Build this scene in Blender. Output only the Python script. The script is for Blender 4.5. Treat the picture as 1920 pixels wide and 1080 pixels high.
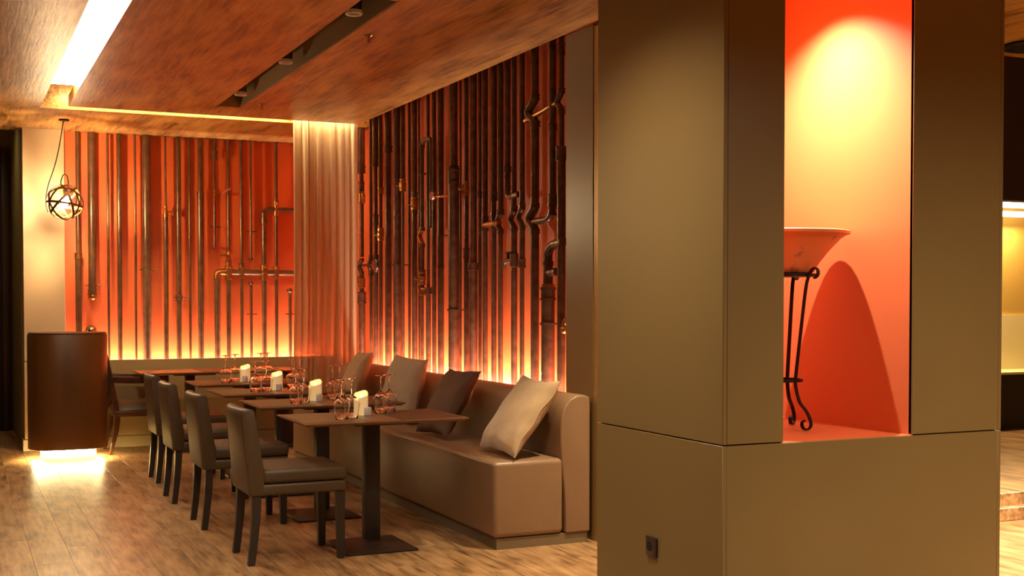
import bpy, bmesh, math, random
from math import sin, cos, pi, radians, sqrt, atan2
from mathutils import Vector, Matrix

random.seed(7)
for o in list(bpy.data.objects):
    bpy.data.objects.remove(o, do_unlink=True)
scene = bpy.context.scene
COL = scene.collection

# ------------------------------------------------------------------ camera
FPX, CYPX, CAMH, YAW, PITCH = 2309.3, 619.7, 1.41, .4268, .02394
cam_d = bpy.data.cameras.new('camera'); cam = bpy.data.objects.new('camera', cam_d); COL.objects.link(cam)
cam.location = (0, 0, CAMH); cam.rotation_euler = (pi/2 - PITCH, 0, -YAW)
cam_d.sensor_width = 36; cam_d.lens = FPX/1920*36; cam_d.shift_y = (CYPX-540)/1920
cam_d.clip_start = .05; cam_d.clip_end = 100
scene.camera = cam

# ------------------------------------------------------------------ world, exposure
scene.view_settings.view_transform = 'Standard'
scene.view_settings.look = 'None'
scene.view_settings.gamma = 1
scene.view_settings.use_curve_mapping = False
scene.view_settings.exposure = 0.0
w = bpy.data.worlds.new('world'); scene.world = w; w.use_nodes = True
w.node_tree.nodes['Background'].inputs[0].default_value = (1, .72, .42, 1)
w.node_tree.nodes['Background'].inputs[1].default_value = .02

WARM = (1, .76, .48)
def area(name, loc, rot, sx, sy, power, color=WARM, spread=180):
    l = bpy.data.lights.new(name, 'AREA'); l.shape = 'RECTANGLE'; l.size = sx; l.size_y = sy
    l.energy = power; l.color = color; l.spread = radians(spread)
    o = bpy.data.objects.new(name, l); COL.objects.link(o); o.location = loc; o.rotation_euler = rot
    return o
def spot(name, loc, target, power, color=WARM, cone=80, blend=.6, radius=.03):
    l = bpy.data.lights.new(name, 'SPOT'); l.energy = power; l.color = color
    l.spot_size = radians(cone); l.spot_blend = blend; l.shadow_soft_size = radius
    o = bpy.data.objects.new(name, l); COL.objects.link(o); o.location = loc
    o.rotation_euler = (Vector(target)-Vector(loc)).to_track_quat('-Z', 'Y').to_euler()
    return o
def point(name, loc, power, color=WARM, radius=.03):
    l = bpy.data.lights.new(name, 'POINT'); l.energy = power; l.color = color; l.shadow_soft_size = radius
    o = bpy.data.objects.new(name, l); COL.objects.link(o); o.location = loc
    return o

ZC = 3.03
LED = (1, .69, .54)
# strip lights hidden behind the ledges and in the ceiling slots
area('strip_light_back', (2.20, 12.425, .69), (radians(180-56), 0, 0), 2.5, .03, 150, LED)
area('strip_light_sofa', (3.435, 8.80, .72), (0, radians(180+76), 0), .03, 4.15, 270, LED)
area('strip_light_slit', (2.12, 10.93, 3.15), (radians(40), 0, 0), 2.55, .03, 33, (1, .8, .46))

# ------------------------------------------------------------------ helpers
def tag(o, label=None, cat=None, group=None, kind=None):
    if label: o['label'] = label
    if cat: o['category'] = cat
    if group: o['group'] = group
    if kind: o['kind'] = kind
    return o
def empty(name, loc=(0, 0, 0), rz=0, label=None, cat=None, group=None, kind=None):
    o = bpy.data.objects.new(name, None); COL.objects.link(o); o.location = loc; o.rotation_euler = (0, 0, rz)
    o.empty_display_size = .05
    return tag(o, label, cat, group, kind)

class MB:
    def __init__(s): s.v = []; s.f = []
    def add(s, vs, fs):
        n = len(s.v); s.v += [tuple(v) for v in vs]; s.f += [tuple(i+n for i in f) for f in fs]; return s
    def box(s, x0, x1, y0, y1, z0, z1, bev=0, seg=2):
        if bev <= 0:
            return s.add([(x0,y0,z0),(x1,y0,z0),(x1,y1,z0),(x0,y1,z0),(x0,y0,z1),(x1,y0,z1),(x1,y1,z1),(x0,y1,z1)],
                         [(3,2,1,0),(4,5,6,7),(0,1,5,4),(1,2,6,5),(2,3,7,6),(3,0,4,7)])
        bm = bmesh.new(); bmesh.ops.create_cube(bm, size=1)
        for v in bm.verts: v.co = ((x0+x1)/2+v.co.x*(x1-x0), (y0+y1)/2+v.co.y*(y1-y0), (z0+z1)/2+v.co.z*(z1-z0))
        bmesh.ops.bevel(bm, geom=list(bm.edges), offset=bev, segments=seg, profile=.5, affect='EDGES')
        return s.bm(bm)
    def bm(s, bm, M=None):
        bm.verts.index_update()
        vs = [(M @ v.co) if M else v.co.copy() for v in bm.verts]
        s.add(vs, [[v.index for v in f.verts] for f in bm.faces]); bm.free(); return s
    def tube(s, pts, r, n=12, caps=True, closed=False):
        pts = [Vector(p) for p in pts]; m = len(pts)
        rs = r if isinstance(r, (list, tuple)) else [r]*m
        T = []
        for i in range(m):
            a = pts[(i-1) % m] if (closed or i > 0) else pts[i]
            b = pts[(i+1) % m] if (closed or i < m-1) else pts[i]
            T.append((b-a).normalized())
        t = T[0]; nrm = t.orthogonal().normalized(); base = len(s.v); vs = []
        for i in range(m):
            t = T[i]; nrm = (nrm - t*nrm.dot(t)); nrm = nrm.normalized() if nrm.length > 1e-6 else t.orthogonal().normalized()
            bi = t.cross(nrm)
            for k in range(n):
                a = 2*pi*k/n; vs.append(pts[i] + (nrm*cos(a)+bi*sin(a))*rs[i])
        fs = []
        for i in range(m if closed else m-1):
            j = (i+1) % m
            for k in range(n):
                l = (k+1) % n; fs.append((i*n+k, i*n+l, j*n+l, j*n+k))
        if caps and not closed:
            fs.append(tuple(reversed(range(n)))); fs.append(tuple((m-1)*n+k for k in range(n)))
        return s.add(vs, fs)
    def lathe(s, prof, c=(0, 0, 0), n=24, axis='Z', a0=0, caps=True):
        c = Vector(c); vs = []; fs = []; m = len(prof)
        for (r, z) in prof:
            for k in range(n):
                a = a0+2*pi*k/n; p = (r*cos(a), r*sin(a), z)
                if axis == 'X': p = (p[2], p[0], p[1])
                if axis == 'Y': p = (p[0], p[2], p[1])
                vs.append(c+Vector(p))
        for i in range(m-1):
            for k in range(n):
                l = (k+1) % n; q = (i*n+k, i*n+l, (i+1)*n+l, (i+1)*n+k)
                fs.append(q if axis != 'Y' else q[::-1])
        if caps and prof[0][0] > 1e-5: fs.append(tuple(reversed(range(n))))
        if caps and prof[-1][0] > 1e-5: fs.append(tuple((m-1)*n+k for k in range(n)))
        return s.add(vs, fs)
    def prism(s, poly, a0, a1, axis='Y'):
        """poly in the other two axes, extruded along axis"""
        n = len(poly); vs = []
        for a in (a0, a1):
            for (p, q) in poly:
                vs.append({'Y': (p, a, q), 'X': (a, p, q), 'Z': (p, q, a)}[axis])
        fs = [tuple(range(n)), tuple(reversed(range(n, 2*n)))]
        for i in range(n):
            j = (i+1) % n; fs.append((j, i, i+n, j+n))
        return s.add(vs, fs)
    def build(s, name, mat, parent=None, smooth=40, loc=None, bevel=0, seg=2):
        me = bpy.data.meshes.new(name); me.from_pydata(s.v, [], s.f)
        bm = bmesh.new(); bm.from_mesh(me)
        bmesh.ops.remove_doubles(bm, verts=bm.verts, dist=1e-6)
        bmesh.ops.recalc_face_normals(bm, faces=bm.faces)
        if bevel:
            es = [e for e in bm.edges if len(e.link_faces) == 2 and e.calc_face_angle() > radians(50)]
            bmesh.ops.bevel(bm, geom=es, offset=bevel, segments=seg, profile=.5, affect='EDGES', clamp_overlap=True)
        bm.to_mesh(me); bm.free()
        if smooth:
            me.shade_smooth(); me.set_sharp_from_angle(angle=radians(smooth))
        me.materials.append(mat)
        o = bpy.data.objects.new(name, me); COL.objects.link(o); o.parent = parent
        if loc: o.location = loc
        return o
def copy_tree(o, parent=None):
    c = o.copy(); COL.objects.link(c); c.parent = parent
    for ch in list(o.children): copy_tree(ch, c)
    return c

# ---- pixel of the photograph -> point on a plane of the room
_cy, _sy, _cp, _sp = cos(YAW), sin(YAW), cos(PITCH), sin(PITCH)
_fwd = Vector((_sy*_cp, _cy*_cp, -_sp)); _rt = Vector((_cy, -_sy, 0)); _up = _rt.cross(_fwd)
def at(x, y, X=None, Y=None, Z=None):
    d = _fwd + _rt*((x-960)/FPX) - _up*((y-CYPX)/FPX); o = Vector((0, 0, CAMH))
    t = (X-o.x)/d.x if X is not None else ((Y-o.y)/d.y if Y is not None else (Z-o.z)/d.z)
    return o + d*t
def depth_of(p): return (Vector(p)-Vector((0, 0, CAMH))).dot(_fwd)

# ------------------------------------------------------------------ materials
def newmat(name):
    m = bpy.data.materials.new(name); m.use_nodes = True
    nt = m.node_tree; return m, nt, nt.nodes, nt.links, nt.nodes['Principled BSDF']
def S(c):   # sRGB 0-255 -> linear
    return tuple(((v/255)/12.92 if v/255 <= .04045 else ((v/255+.055)/1.055)**2.4) for v in c) + (1,)
def mat(name, col, rough=.5, metal=0, noise=0, nscale=20, bump=0, bscale=80, spec=.5, coat=0, stretch=(1, 1, 1), emit=None, estr=0, sheen=0, subs=0):
    m, nt, N, L, P = newmat(name)
    P.inputs['Base Color'].default_value = col; P.inputs['Roughness'].default_value = rough
    P.inputs['Metallic'].default_value = metal; P.inputs['Specular IOR Level'].default_value = spec
    if coat: P.inputs['Coat Weight'].default_value = coat; P.inputs['Coat Roughness'].default_value = .15
    if sheen: P.inputs['Sheen Weight'].default_value = sheen; P.inputs['Sheen Roughness'].default_value = .4
    if subs: P.inputs['Subsurface Weight'].default_value = subs; P.inputs['Subsurface Radius'].default_value = (.02, .01, .004)
    if emit: P.inputs['Emission Color'].default_value = emit; P.inputs['Emission Strength'].default_value = estr
    if noise or bump:
        tc = N.new('ShaderNodeTexCoord'); mp = N.new('ShaderNodeMapping'); mp.inputs['Scale'].default_value = stretch
        L.new(tc.outputs['Object'], mp.inputs[0])
    if noise:
        n = N.new('ShaderNodeTexNoise'); n.inputs['Scale'].default_value = nscale; n.inputs['Detail'].default_value = 5
        L.new(mp.outputs[0], n.inputs['Vector'])
        r = N.new('ShaderNodeValToRGB'); L.new(n.outputs['Fac'], r.inputs[0])
        r.color_ramp.elements[0].position = .3; r.color_ramp.elements[1].position = .7
        r.color_ramp.elements[0].color = tuple(c*(1-noise) for c in col[:3])+(1,)
        r.color_ramp.elements[1].color = tuple(min(1, c*(1+noise)) for c in col[:3])+(1,)
        L.new(r.outputs[0], P.inputs['Base Color'])
    if bump:
        b = N.new('ShaderNodeTexNoise'); b.inputs['Scale'].default_value = bscale; b.inputs['Detail'].default_value = 4
        L.new(mp.outputs[0], b.inputs['Vector'])
        bp = N.new('ShaderNodeBump'); bp.inputs['Strength'].default_value = bump; bp.inputs['Distance'].default_value = .01
        L.new(b.outputs['Fac'], bp.inputs['Height']); L.new(bp.outputs[0], P.inputs['Normal'])
    return m
def wood(name, dark, mid, light, grain=(14, 1.2, 14), rough=.4, bump=.25, per_object=.0, spec=.4, blotch=1.5, knots=0.):
    m, nt, N, L, P = newmat(name)
    P.inputs['Roughness'].default_value = rough; P.inputs['Specular IOR Level'].default_value = spec
    tc = N.new('ShaderNodeTexCoord'); oi = N.new('ShaderNodeObjectInfo')
    add = N.new('ShaderNodeVectorMath'); add.operation = 'ADD'
    sc = N.new('ShaderNodeVectorMath'); sc.operation = 'SCALE'
    cx = N.new('ShaderNodeCombineXYZ')
    L.new(oi.outputs['Random'], cx.inputs[0]); L.new(oi.outputs['Random'], cx.inputs[1]); L.new(cx.outputs[0], sc.inputs[0]); sc.inputs['Scale'].default_value = 37.
    L.new(tc.outputs['Object'], add.inputs[0]); L.new(sc.outputs[0], add.inputs[1])
    mp = N.new('ShaderNodeMapping'); mp.inputs['Scale'].default_value = grain; L.new(add.outputs[0], mp.inputs[0])
    n1 = N.new('ShaderNodeTexNoise'); n1.inputs['Scale'].default_value = 1.; n1.inputs['Detail'].default_value = 9; n1.inputs['Roughness'].default_value = .65; n1.inputs['Distortion'].default_value = .35
    L.new(mp.outputs[0], n1.inputs['Vector'])
    n2 = N.new('ShaderNodeTexNoise'); n2.inputs['Scale'].default_value = blotch; n2.inputs['Detail'].default_value = 4
    mp2 = N.new('ShaderNodeMapping'); mp2.inputs['Scale'].default_value = (grain[0]/6, grain[1]/1.6, grain[2]/6); L.new(add.outputs[0], mp2.inputs[0]); L.new(mp2.outputs[0], n2.inputs['Vector'])
    mx = N.new('ShaderNodeMath'); mx.operation = 'MULTIPLY_ADD'; mx.inputs[1].default_value = .55; L.new(n1.outputs['Fac'], mx.inputs[0])
    m2 = N.new('ShaderNodeMath'); m2.operation = 'MULTIPLY'; m2.inputs[1].default_value = .45; L.new(n2.outputs['Fac'], m2.inputs[0]); L.new(m2.outputs[0], mx.inputs[2])
    r = N.new('ShaderNodeValToRGB'); cr = r.color_ramp
    cr.elements[0].position = .36; cr.elements[0].color = dark; cr.elements[1].position = .66; cr.elements[1].color = light
    e = cr.elements.new(.5); e.color = mid
    L.new(mx.outputs[0], r.inputs[0]); out = r.outputs[0]
    if per_object:
        hs = N.new('ShaderNodeHueSaturation'); mr = N.new('ShaderNodeMapRange')
        mr.inputs['To Min'].default_value = 1-per_object; mr.inputs['To Max'].default_value = 1+per_object
        L.new(oi.outputs['Random'], mr.inputs[0]); L.new(mr.outputs[0], hs.inputs['Value']); L.new(out, hs.inputs['Color']); out = hs.outputs[0]
    L.new(out, P.inputs['Base Color'])
    if bump:
        bp = N.new('ShaderNodeBump'); bp.inputs['Strength'].default_value = bump; bp.inputs['Distance'].default_value = .004
        L.new(n1.outputs['Fac'], bp.inputs['Height']); L.new(bp.outputs[0], P.inputs['Normal'])
    return m

M = {}
M['floor'] = wood('floor_wood', S((76, 52, 30)), S((146, 108, 70)), S((180, 142, 100)), grain=(40, 3.2, 40), rough=.34, bump=.3, per_object=.08, spec=.45)
M['floor_gap'] = mat('floor_gap', S((112, 82, 52)), .8)
M['ceil'] = wood('ceiling_wood', S((92, 58, 24)), S((170, 121, 60)), S((202, 154, 86)), grain=(42, 2.6, 42), rough=.40, bump=.6, blotch=1.0)
M['ceil_dark'] = wood('ceiling_slot_wood', S((120, 102, 66)), S((146, 124, 80)), S((156, 134, 90)), grain=(6, 1, 6), rough=.55, bump=.1)
M['void'] = mat('slot_white_paint', S((236, 220, 186)), .7)
M['orange'] = mat('orange_paint', S((226, 104, 50)), .5, noise=.05, nscale=3)
M['niche'] = mat('niche_orange_paint', S((212, 118, 68)), .42, spec=.7)
M['olive'] = mat('olive_panel', S((128, 107, 67)), .36, noise=.05, nscale=1.3, spec=.5)
M['olive2'] = mat('olive_wainscot', S((158, 136, 92)), .5, noise=.04, nscale=2)
M['groove'] = mat('dark_groove', S((40, 28, 16)), .8)
M['cream'] = mat('cream_wall_panel', S((196, 168, 132)), .5, noise=.04, nscale=2)
M['gold_trim'] = mat('gold_trim', S((190, 150, 84)), .35, metal=.3)
M['plaster'] = mat('plaster', S((150, 122, 84)), .8)
M['door_wood'] = wood('dark_door_wood', S((34, 18, 8)), S((58, 32, 14)), S((72, 42, 20)), grain=(9, 9, .8), rough=.4, bump=.1)
M['jamb'] = mat('olive_jamb', S((120, 104, 52)), .5)
M['pipe'] = mat('bronze_pipe', S((112, 78, 52)), .30, metal=.4, noise=.3, nscale=14, bump=.08, bscale=60)
M['pipe2'] = mat('dark_iron_pipe', S((96, 66, 48)), .26, metal=.3, noise=.35, nscale=18, bump=.1, bscale=70)
M['brass'] = mat('brass_fitting', S((176, 118, 62)), .3, metal=.9, noise=.2, nscale=30)
M['chrome'] = mat('chrome', S((200, 180, 150)), .18, metal=1)
M['red_lever'] = mat('red_lever', S((180, 84, 62)), .45)
M['leather'] = mat('brown_chair_leather', S((80, 62, 42)), .45, noise=.06, nscale=6, bump=.12, bscale=140, spec=.45)
M['piping'] = mat('chair_piping', S((92, 74, 58)), .5)
M['dark_leg'] = mat('dark_chair_leg', S((50, 40, 36)), .38)
M['sofa'] = mat('taupe_sofa_leather', S((136, 104, 75)), .38, noise=.05, nscale=4, bump=.1, bscale=120, spec=.5)
M['plinth'] = mat('sofa_plinth', S((112, 92, 64)), .5)
M['velvet'] = mat('beige_velvet', S((178, 146, 108)), .85, noise=.1, nscale=9, bump=.3, bscale=18, sheen=.5)
M['linen'] = mat('beige_linen', S((176, 154, 128)), .9, noise=.05, nscale=14, bump=.25, bscale=12)
M['brown_cloth'] = mat('brown_cushion', S((88, 56, 32)), .75, noise=.08, nscale=7, bump=.3, bscale=12)
M['table_top'] = mat('table_laminate', S((130, 92, 62)), .34, noise=.12, nscale=12, spec=.5)
M['table_metal'] = mat('table_dark_metal', S((58, 48, 44)), .42, metal=.3)
M['table_base'] = mat('table_base_metal', S((52, 36, 28)), .4, metal=.3)
M['mat_a'] = mat('woven_placemat', S((118, 88, 52)), .5, noise=.12, nscale=200)
M['mat_b'] = mat('brown_placemat', S((92, 62, 40)), .5, noise=.12, nscale=200)
M['armchair_wood'] = wood('armchair_wood', S((44, 22, 10)), S((74, 40, 20)), S((92, 52, 28)), grain=(6, 6, 6), rough=.28, bump=.05)
M['host_wood'] = wood('host_desk_wood', S((66, 40, 14)), S((90, 56, 20)), S((102, 64, 26)), grain=(5, 5, .8), rough=.35, bump=.05, spec=.4)
M['host_base'] = mat('host_base_cream', S((160, 146, 104)), .6)
M['black_iron'] = mat('black_iron', S((30, 20, 16)), .45, metal=.4)
M['socket'] = mat('socket_plastic', S((62, 48, 42)), .35)
M['black'] = mat('matte_black', S((16, 12, 10)), .6)
M['white_rim'] = mat('white_rim', S((230, 222, 210)), .4)
M['bulk'] = mat('dark_bulkhead', S((34, 20, 12)), .6)
M['gold_wall'] = mat('gold_alcove_wall', S((206, 166, 84)), .6)
M['pale_panel'] = mat('pale_alcove_panel', S((240, 226, 178)), .5)
M['ceramic'] = mat('white_ceramic', S((214, 206, 206)), .22, coat=.5)
M['globe_band'] = mat('bronze_globe_band', S((96, 62, 36)), .4, metal=.7)

def emitter(name, col, strength):
    m, nt, N, L, P = newmat(name)
    P.inputs['Base Color'].default_value = col; P.inputs['Emission Color'].default_value = col; P.inputs['Emission Strength'].default_value = strength
    return m
M['cove_diffuser'] = emitter('cove_diffuser', (1, .88, .66, 1), 19)
M['led_ring'] = emitter('led_ring', (1, .78, .36, 1), 260)
M['led_bar'] = emitter('led_bar', (1, .84, .5, 1), 6)
M['bulb'] = emitter('lamp_bulb', (1, .74, .40, 1), 2200)
M['flame'] = emitter('candle_flame', (1, .72, .3, 1), 8)
M['lens'] = emitter('spot_lens', (1, .8, .55, 1), 1.2)

def glass(name, tint=(1, .97, .93, 1), top=.6, base=.05, pw=3.):
    m, nt, N, L, P = newmat(name); N.remove(P); out = N['Material Output']
    g = N.new('ShaderNodeBsdfGlossy'); g.inputs['Roughness'].default_value = .03
    t = N.new('ShaderNodeBsdfTransparent'); t.inputs['Color'].default_value = tint
    lw = N.new('ShaderNodeLayerWeight'); lw.inputs['Blend'].default_value = .5
    pwn = N.new('ShaderNodeMath'); pwn.operation = 'POWER'; pwn.inputs[1].default_value = pw; L.new(lw.outputs['Facing'], pwn.inputs[0])
    ad = N.new('ShaderNodeMath'); ad.operation = 'MULTIPLY_ADD'; ad.inputs[1].default_value = top; ad.inputs[2].default_value = base; ad.use_clamp = True
    L.new(pwn.outputs[0], ad.inputs[0])
    mx = N.new('ShaderNodeMixShader'); L.new(ad.outputs[0], mx.inputs[0]); L.new(t.outputs[0], mx.inputs[1]); L.new(g.outputs[0], mx.inputs[2])
    L.new(mx.outputs[0], out.inputs['Surface']); return m
M['glass'] = mat('wine_glass_clear', (1, .99, .97, 1), 0.0, spec=.5)
_p = M['glass'].node_tree.nodes['Principled BSDF']; _p.inputs['Transmission Weight'].default_value = 1; _p.inputs['IOR'].default_value = 1.48
M['globe_glass'] = glass('globe_clear_glass', (.98, .96, .93, 1), .3, .02, 3.)

# candle wax glows from inside (a lit LED candle)
m, nt, N, L, P = newmat('candle_wax'); M['wax'] = m
P.inputs['Base Color'].default_value = S((246, 224, 176)); P.inputs['Roughness'].default_value = .5
P.inputs['Subsurface Weight'].default_value = .4; P.inputs['Subsurface Radius'].default_value = (.03, .015, .006)
P.inputs['Emission Color'].default_value = (1, .62, .25, 1); P.inputs['Emission Strength'].default_value = .34
# sheer curtain
m, nt, N, L, P = newmat('sheer_curtain_cloth'); M['curtain'] = m
N.remove(P); out = N['Material Output']
d = N.new('ShaderNodeBsdfDiffuse'); d.inputs['Color'].default_value = S((218, 190, 150))
tr = N.new('ShaderNodeBsdfTranslucent'); tr.inputs['Color'].default_value = S((226, 192, 160))
tp = N.new('ShaderNodeBsdfTransparent')
a = N.new('ShaderNodeMixShader'); a.inputs[0].default_value = .18; L.new(d.outputs[0], a.inputs[1]); L.new(tr.outputs[0], a.inputs[2])
b = N.new('ShaderNodeMixShader'); b.inputs[0].default_value = .05; L.new(a.outputs[0], b.inputs[1]); L.new(tp.outputs[0], b.inputs[2])
L.new(b.outputs[0], out.inputs['Surface'])
# glazed terracotta bowl with dark stains
m, nt, N, L, P = newmat('stained_terracotta'); M['bowl'] = m
tc = N.new('ShaderNodeTexCoord'); n = N.new('ShaderNodeTexNoise'); n.inputs['Scale'].default_value = 9; n.inputs['Detail'].default_value = 6
L.new(tc.outputs['Object'], n.inputs['Vector']); r = N.new('ShaderNodeValToRGB'); L.new(n.outputs['Fac'], r.inputs[0])
r.color_ramp.elements[0].position = .30; r.color_ramp.elements[0].color = S((120, 66, 34)); r.color_ramp.elements[1].position = .42; r.color_ramp.elements[1].color = S((222, 130, 82))
L.new(r.outputs[0], P.inputs['Base Color']); P.inputs['Roughness'].default_value = .5

# ------------------------------------------------------------------ the setting
def struct(name, mb, mt, parent=None, **k):
    o = mb.build(name, mt, parent, **k)
    if parent is None: o['kind'] = 'structure'
    return o
# floor: sub-floor with single planks
floor = struct('floor', MB().box(-4, 10, -3, 14.6, -.12, -.012), M['floor_gap'])
PW, PL, GAP = .195, 1.22, .001
cells = []
ix0, ix1 = int(-4/PW), int(10/PW)
for ix in range(ix0, ix1):
    off = (ix*0.37 % 1)*PL
    iy = -4
    while True:
        y0 = iy*PL+off; iy += 1
        if y0 > 14.6: break
        if y0+PL < -3: continue
        cells.append((ix*PW, max(-3, y0), min(14.6, y0+PL)))
def seen(c):
    x, y0, y1 = c; cx, cyy = x+PW/2, (y0+y1)/2
    if not (-1.6 < cx < 3.4 and 5.3 < cyy < 12.3): return 9e9
    v = Vector((cx, cyy, -CAMH)); d = v.dot(_fwd); px = 960+FPX*v.dot(_rt)/d; py = CYPX-FPX*v.dot(_up)/d
    if px < -260 or px > 1200 or py > 1260: return 9e9
    return d
order = sorted(cells, key=seen); near = [c for c in order[:280] if seen(c) < 9e8]; nearset = set(near)
shared = {}
for (x, y0, y1) in near:
    ln = round(y1-y0, 3)
    if ln not in shared:
        shared[ln] = MB().box(GAP/2, PW-GAP/2, GAP/2, ln-GAP/2, -.012, 0, bev=.0007, seg=1).build('plank', M['floor'], floor, smooth=0)
        o = shared[ln]
    else:
        o = shared[ln].copy(); COL.objects.link(o)
    o.location = (x, y0, -random.random()*.0006)
rest = MB()
for c in cells:
    if c in nearset: continue
    rest.box(c[0]+GAP/2, c[0]+PW-GAP/2, c[1]+GAP/2, c[2]-GAP/2, -.012, -.0003)
ro = rest.build('plank_field', M['floor'], floor, smooth=0); ro['kind'] = 'stuff'

# ceiling: wooden panels with a luminous L-shaped slot and a dark lamp slot
ceiling = empty('ceiling', (0, 0, ZC), kind='structure')
def cpart(name, mb, mt, **k): return mb.build(name, mt, ceiling, loc=(0, 0, -ZC), **k)
T = .09
cpart('main_panel', MB().box(.90, 2.02, 2.0, 10.90, ZC, ZC+T), M['ceil'], smooth=0)
cpart('main_panel', MB().box(2.222, 3.41, 2.0, 10.90, ZC, ZC+T), M['ceil'], smooth=0)
cpart('main_panel', MB().box(2.02, 2.222, 10.376, 10.90, ZC, ZC+T), M['ceil'], smooth=0)
cpart('main_panel', MB().box(2.02, 2.222, 2.0, 6.35, ZC, ZC+T), M['ceil'], smooth=0)
cpart('main_panel', MB().box(.90, 3.41, -3, 2.0, ZC, ZC+T), M['ceil'], smooth=0)
cpart('main_panel', MB().box(3.41, 10, -3, 6.31, ZC, ZC+T), M['ceil'], smooth=0)
cpart('side_panel', MB().box(-4, .69, -3, 11.07, ZC, ZC+.30), M['ceil'], smooth=0)
cpart('soffit_panel', MB().box(-.6, 3.75, 11.07, 12.62, ZC, ZC+.30), M['ceil'], smooth=0)
cpart('slot_lining', MB().box(.69, 3.75, -3, 11.07, ZC+.36, ZC+.40).box(3.70, 3.75, 6.3, 11.07, ZC, ZC+.36), M['void'], smooth=0)
cpart('slot_lining', MB().box(-4, .69, -3, 14.6, ZC+.36, ZC+.40).box(.69, 10, 11.07, 14.6, ZC+.36, ZC+.40).box(3.75, 10, -3, 11.07, ZC+.36, ZC+.40), M['void'], smooth=0)
for (y0, y1) in ((6.35, 10.376),):
    lamp_box = MB()
    lamp_box.box(2.021, 2.028, y0, y1, ZC+.004, ZC+.28).box(2.214, 2.221, y0, y1, ZC+.004, ZC+.28)
    lamp_box.box(2.021, 2.221, y0+.001, y0+.008, ZC+.004, ZC+.28).box(2.021, 2.221, y1-.008, y1-.001, ZC+.004, ZC+.28)
    lamp_box.box(2.015, 2.227, y0-.015, y1+.015, ZC+.28, ZC+.295)
    cpart('lamp_slot', lamp_box, M['ceil_dark'], smooth=0)

# back wall: orange recess, wainscot in front of it, cream panel at the left
YB, YO, YP = 12.354, 12.55, 12.465
wall_back = struct('wall_back', MB().box(.94, 3.75, YO, YO+.1, 0, ZC), M['orange'], smooth=0)
wains = empty('wall_wainscot', (2.2, YB, 0), kind='structure')
def wpart(name, mb, mt, **k): return mb.build(name, mt, wains, loc=(-2.2, -YB, 0), **k)
wpart('panel', MB().box(.98, 3.62, YB, YB+.045, .112, .843, bev=.003, seg=1), M['olive2'])
wpart('skirting', MB().box(.98, 3.62, YB, YB+.045, 0, .106, bev=.002, seg=1), M['olive2'])
wpart('groove', MB().box(.98, 3.62, YB+.006, YB+.04, .104, .114), M['groove'], smooth=0)
cream = empty('wall_cream', (.8, YB+.03, 0), kind='structure')
def crpart(name, mb, mt, **k): return mb.build(name, mt, cream, loc=(-.8, -YB-.03, 0), **k)
crpart('panel', MB().box(.613, .978, YB+.03, YO, .846, ZC, bev=.002, seg=1), M['cream'])
crpart('panel', MB().box(.613, .978, YB+.03, YO, .112, .840, bev=.002, seg=1), M['cream'])
crpart('skirting', MB().box(.596, .978, YB+.024, YO, 0, .106, bev=.002, seg=1), M['cream'])
crpart('groove', MB().box(.618, .97, YB+.036, YO-.01, .10, .85), M['groove'], smooth=0)
# corridor to the left of the cream panel, with a dark door at its end
struct('wall_corridor', MB().box(.60, .94, YO, 14.5, 0, 3.2), M['jamb'], smooth=0)
struct('wall_corridor_end', MB().box(-4, .62, 14.50, 14.62, 0, 3.3), M['jamb'], smooth=0)
door = empty('door_1', (0, 14.49, 0), kind='structure')
MB().box(-.48, .50, 0, .05, .01, 2.94, bev=.004).build('leaf', M['door_wood'], door, loc=(0, -.045, 0))
MB().box(.50, .575, -.02, .05, 0, 3.06, bev=.004).build('frame', M['door_wood'], door, loc=(0, -.045, 0))
MB().box(-.555, -.48, -.02, .05, 0, 3.06, bev=.004).build('frame', M['door_wood'], door, loc=(0, -.045, 0))
MB().box(-.48, .50, -.02, .05, 2.95, 3.06, bev=.004).build('frame', M['door_wood'], door, loc=(0, -.045, 0))
MB().tube([(-.40, -.02, 1.02), (-.40, -.06, 1.02), (-.30, -.06, 1.02)], .010, 10).build('handle', M['chrome'], door, loc=(0, -.045, 0))
struct('wall_corridor_left', MB().box(-.72, -.60, 12.4, 14.5, 0, 3.3), M['jamb'], smooth=0)

# right wall: orange recess with pipes, ledge behind the bench, end pilaster
XO, XP = 3.60, 3.505
struct('wall_right', MB().box(XO, XO+.1, 6.72, YO, 0, ZC+.36), M['orange'], smooth=0)
struct('trim_1', MB().box(3.392, 3.408, 6.74, 10.95, 0, .80), M['groove'], smooth=0)
pil = empty('wall_pilaster', (3.42, 6.5, 0), kind='structure')
def ppart(name, mb, mt, **k): return mb.build(name, mt, pil, loc=(-3.42, -6.5, 0), **k)
ppart('panel', MB().box(3.420, XO, 6.375, 6.726, 0, ZC-.006, bev=.003, seg=1), M['olive'])
ppart('corner_strip', MB().box(3.424, 3.60, 6.352, 6.369, 0, ZC-.02), M['gold_trim'], smooth=0)
ppart('corner_strip', MB().box(3.424, 3.60, 6.318, 6.348, 0, ZC-.02), M['gold_trim'], smooth=0)
struct('wall_partition', MB().box(3.45, 5.9, 6.31, 6.72, 0, ZC).box(5.8, 5.9, 5.86, 6.31, 0, ZC), M['olive'], smooth=0)

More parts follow.
